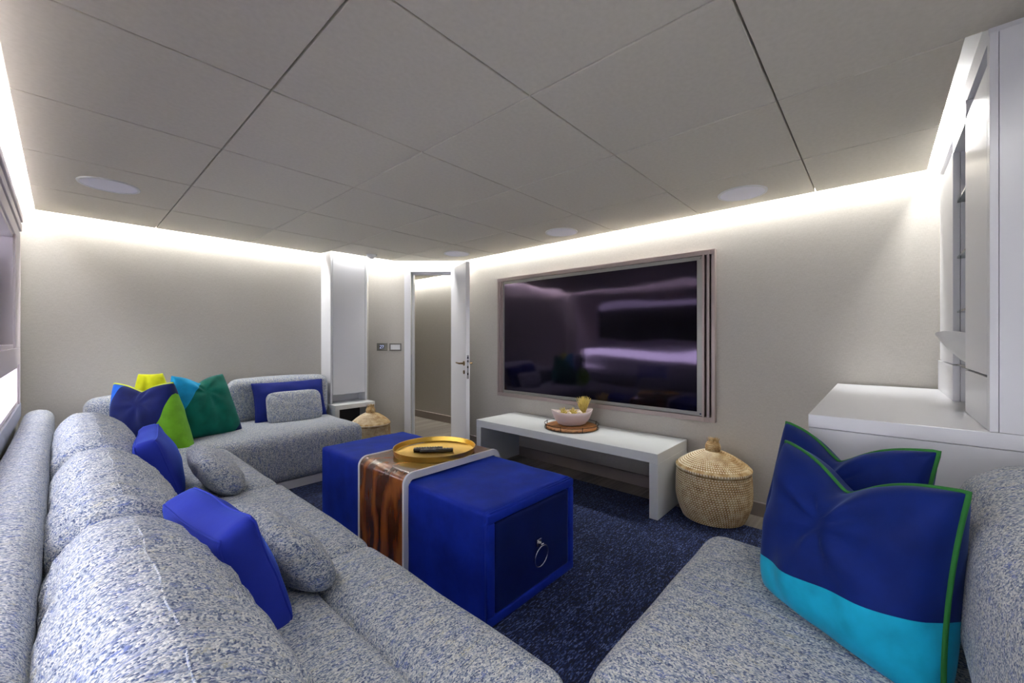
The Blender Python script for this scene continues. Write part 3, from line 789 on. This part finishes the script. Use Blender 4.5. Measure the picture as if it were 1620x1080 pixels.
# right sofa (foreground)
t = thing('foreground_sofa', 'tweed sofa section in the right foreground ending at the white credenza', 'sofa', (1.2, 0, 0), 'blue grey tweed sofas')
bx('plinth', 'satin', .76, 1.68, -.40, .42, RZ, .085, t, .004)
soft('seat_base', 'twY', (1.205, .03, .258), (.463, .459, .176), .075, t, bulge=(.0, .006, .012), amp=.004, fr=5, seed=41, step=.03)
def fnr(p, u):
    q = Vector(p); tt = (u[2]+1)/2; q.y -= tt*.04*(.5+.5*u[1]); q.z += .02*(1-u[0]**2)-.03*max(0, u[0])**5
    return q
soft('back_cushion', 'twY', (1.21, -.290, .625), (.490, .165, .210), .12, t, bulge=(.0, .02, .0), amp=.006, fr=5, seed=42, fn=fnr, step=.022, wr=.006)

# ------------------------------------------------------------------ throw pillows
def pillow(name, label, cat, c, W, H, th, mat, chop=0.0, pip=None, pr=.004, seed=0, rnd=2.0, ears=.10, wrk=.006, group=None, N=None, nseg=44, flat=.0, taper=0.0, trim=None):
    c = Vector(c); W = Vector(W); H = Vector(H)
    Nn = W.cross(H).normalized()
    def pos(u, v, s):
        uu, vv = u, v
        # rounded or pointed outline
        pull = 1-ears*(1-abs(vv)**2)*abs(uu)**3; pull2 = 1-ears*(1-abs(uu)**2)*abs(vv)**3
        if rnd > 2.01:
            m = max(abs(u), abs(v)); L = (abs(u)**rnd+abs(v)**rnd)**(1/rnd) if m > 0 else 1
            f = m/L if L > 0 else 1; uu, vv = u*f, v*f
        pu = uu*pull; pv = vv*pull2
        e = max(0, (1-u*u))*max(0, (1-v*v))
        t_ = th/2*(e**.34 if e > 0 else 0)*(1+.16*(-v))
        if chop:
            g_ = math.exp(-(abs(u+.08)/.40)**1.45)*max(0, (v+.45)/1.45)**1.5
            pv -= chop*g_; t_ *= (1-.28*g_)
            t_ += .004*math.exp(-(u/.5)**2)*math.sin((v-pv)*8)*0
        nz = noise.noise(Vector((u*2.3+seed, v*2.3, s*1.1)))*wrk*2*min(1, e*3)
        if chop:   # pleats running from the dent
            dx_, dy_ = u, v-(.75-chop)
            an = math.atan2(dx_, -dy_); rr = math.hypot(dx_, dy_)
            nz += wrk*1.7*math.sin(an*7+seed)*math.exp(-rr*1.3)*min(1, rr*3)*min(1, e*3)
        pu *= 1-taper*(v+1)/2
        p = c + W*(pu/2) + H*(pv/2) + Nn*(s*(t_+nz*(1 if t_ > .003 else 0)))
        p += Nn*flat*(u*u)
        return p
    n = nseg; vs = []; fs = []; uv = []; ix = {}
    def P(i, j, s):
        bd = i in (0, n) or j in (0, n); key = (i, j, 0 if bd else s)
        if key not in ix:
            u = math.sin((-1+2*i/n)*PI/2)*.5+(-1+2*i/n)*.5; v = math.sin((-1+2*j/n)*PI/2)*.5+(-1+2*j/n)*.5
            ix[key] = len(vs); vs.append(pos(u, v, 0 if bd else s)); uv.append((u, v))
        return ix[key]
    for s in (1, -1):
        for i in range(n):
            for j in range(n):
                q = (P(i, j, s), P(i+1, j, s), P(i+1, j+1, s), P(i, j+1, s)); fs.append(q if s > 0 else q[::-1])
    # keep clear of the seat it rests on
    o = mk(name, vs, fs, mat, smooth=True, uvs=uv); tag(o, label, cat, group)
    if pip:
        pts = []
        K = 36
        edge = [(-1+2*k/K, -1) for k in range(K)]+[(1, -1+2*k/K) for k in range(K)]+[(1-2*k/K, 1) for k in range(K)]+[(-1, 1-2*k/K) for k in range(K)]
        if trim: edge = edge[2*K:]+edge[:K]
        pts = [pos(u, v, 0) for u, v in edge]
        MB().tube(pts, pr, 8, closed=(trim is None)).ob('piping', pip, o, smooth=True)
    return o
def gusset(name, label, c, W, H, th, mat, seed=0, group=None, seamm='seam'):
    """box cushion with corded edges: W, H, thickness"""
    c = Vector(c); Wn = Vector(W).normalized(); Hn = Vector(H); Hn = (Hn-Wn*Hn.dot(Wn)).normalized(); Nn = Wn.cross(Hn)
    w, h = Vector(W).length/2, Vector(H).length/2
    def shape(p, u):
        q = Vector(p); e = (1-u[0]**2)*(1-u[1]**2)
        q.z += u[2]*.038*e; q.x *= 1-.05*(1-abs(u[1])**2); q.y *= 1-.07*(1-abs(u[0])**2)
        return q
    vs, fs = sbox(c, (w, h, th/2), .026, amp=.012, fr=6, seed=seed, step=.018, axes=(Wn, Hn, Nn), fn=shape, wr=.003)
    o = mk(name, vs, fs, mat, smooth=True); tag(o, label, 'cushion', group)
    mb = MB()
    from mathutils.bvhtree import BVHTree
    bv = BVHTree.FromPolygons(vs, fs)
    for s in (1, -1):
        pts = []; K = 26; rr = .018
        ed = [(-1+2*k/K, -1) for k in range(K)]+[(1, -1+2*k/K) for k in range(K)]+[(1-2*k/K, 1) for k in range(K)]+[(-1, 1-2*k/K) for k in range(K)]
        for (u, v) in ed:
            p0 = c+Wn*u*w*(1-.05*(1-v*v))+Hn*v*h*(1-.07*(1-u*u))+Nn*s*(th/2)
            hit = bv.find_nearest(p0)
            pts.append(hit[0] if hit[0] is not None else p0)
        mb.tube(pts, .0032, 6, closed=True)
    mb.ob('piping', mat, o, smooth=True)
    return o
R_, G_ = 'royal', 'g'
royal = srgb(4, 32, 108); cyan = srgb(20, 176, 214); teal = srgb(6, 104, 88); lime = srgb(112, 176, 40); yel = srgb(206, 210, 20); sky = srgb(20, 150, 200); navy = srgb(4, 20, 84)
m1 = blocks('royal over turquoise velvet', [cyan, (-.13, 1, -.36, royal)])
m2 = blocks('royal and lime velvet', [navy, (1, -.55, .62, lime), (-1, .3, .93, srgb(18, 90, 190))])
m3 = blocks('yellow over navy velvet', [navy, (.0, 1, .45, yel)])
m4 = blocks('emerald and sky velvet', [teal, (-1, .75, .80, sky), (1, -1, 1.55, navy)])
grp = 'colour-blocked velvet pillows'
# foreground pair
pillow('throw_pillow', 'large royal blue and turquoise velvet pillow with green piping, front of the pair', 'pillow',
       (1.300, .055, .635), Vector((1.17, -.115, .64))-Vector((1.42, .22, .64)), (.035, -.038, .43), .25, m1, chop=.34, pip='green', pr=.0055, seed=3, ears=.06, wrk=.008, group=grp)
pillow('throw_pillow', 'matching blue and turquoise velvet pillow half hidden behind the front one', 'pillow',
       (1.54, .088, .65), Vector((1.44, -.085, .64))-Vector((1.63, .26, .64)), (.05, -.055, .44), .22, m1, chop=.34, pip='green', pr=.0055, seed=8, ears=.06, wrk=.008, group=grp)
# corner trio
pillow('throw_pillow', 'navy velvet pillow with yellow piping and lime side on the far corner seat', 'pillow',
       (.385, 3.60, .635), (.37, -.34, 0), (-.04, .08, .45), .24, m2, chop=.22, pip='yellow', pr=.006, seed=5, ears=.05, group=grp, trim=True, taper=.28)
pillow('throw_pillow', 'yellow-topped navy velvet pillow peeking out behind the navy and lime one', 'pillow',
       (.440, 3.90, .668), (.34, -.12, 0), (-.02, .05, .47), .15, m3, chop=0, pip=None, seed=6, ears=.02, taper=.62, group=grp)
pillow('throw_pillow', 'emerald green velvet pillow with a sky blue corner on the far seat', 'pillow',
       (.705, 3.72, .655), (.45, .15, -.02), (-.06, .06, .47), .22, m4, chop=.22, pip=None, seed=9, ears=.05, group=grp, taper=.28)
# lumbar pair on the back sofa
pillow('lumbar_pillow', 'flat navy blue rectangular pillow leaning on the far sofa back, behind the grey one', 'pillow',
       (1.395, 3.975, .598), (.60, 0, 0), (0, .11, .335), .13, 'navy', pip='navy', pr=.004, seed=14, ears=.04, wrk=.004, group='rectangular pillows')
pillow('lumbar_pillow', 'small grey tweed rectangular pillow leaning on the navy pillow on the far sofa', 'pillow',
       (1.385, 3.845, .555), (.465, 0, 0), (0, .08, .285), .13, 'twZ', seed=15, rnd=5, ears=.03, wrk=.003, group='small tweed pillows')
# blue box cushions and small tweed pillows on the window sofa
gusset('box_cushion', 'cobalt blue box cushion nearest the camera against the window sofa backrest', (.284, 1.275, .575), (-.05, .38, 0), (-.10, .03, .30), .09, 'cobalt', 4, 'cobalt box cushions')
gusset('box_cushion', 'cobalt blue box cushion farther along the window sofa, before the corner pillows', (.30, 2.47, .575), (.06, .42, 0), (-.09, .0, .30), .085, 'cobalt', 9, 'cobalt box cushions')
pillow('lumbar_pillow', 'small grey tweed pillow in front of the nearest cobalt cushion', 'pillow',
       (.435, 1.34, .535), (-.03, .42, 0), (-.17, .0, .21), .14, 'twX', seed=17, rnd=4, ears=.03, wrk=.004, group='small tweed pillows')
pillow('lumbar_pillow', 'small grey tweed pillow in front of the farther cobalt cushion', 'pillow',
       (.49, 2.37, .53), (.03, .42, 0), (-.17, .0, .21), .14, 'twX', seed=18, rnd=4, ears=.03, wrk=.004, group='small tweed pillows')
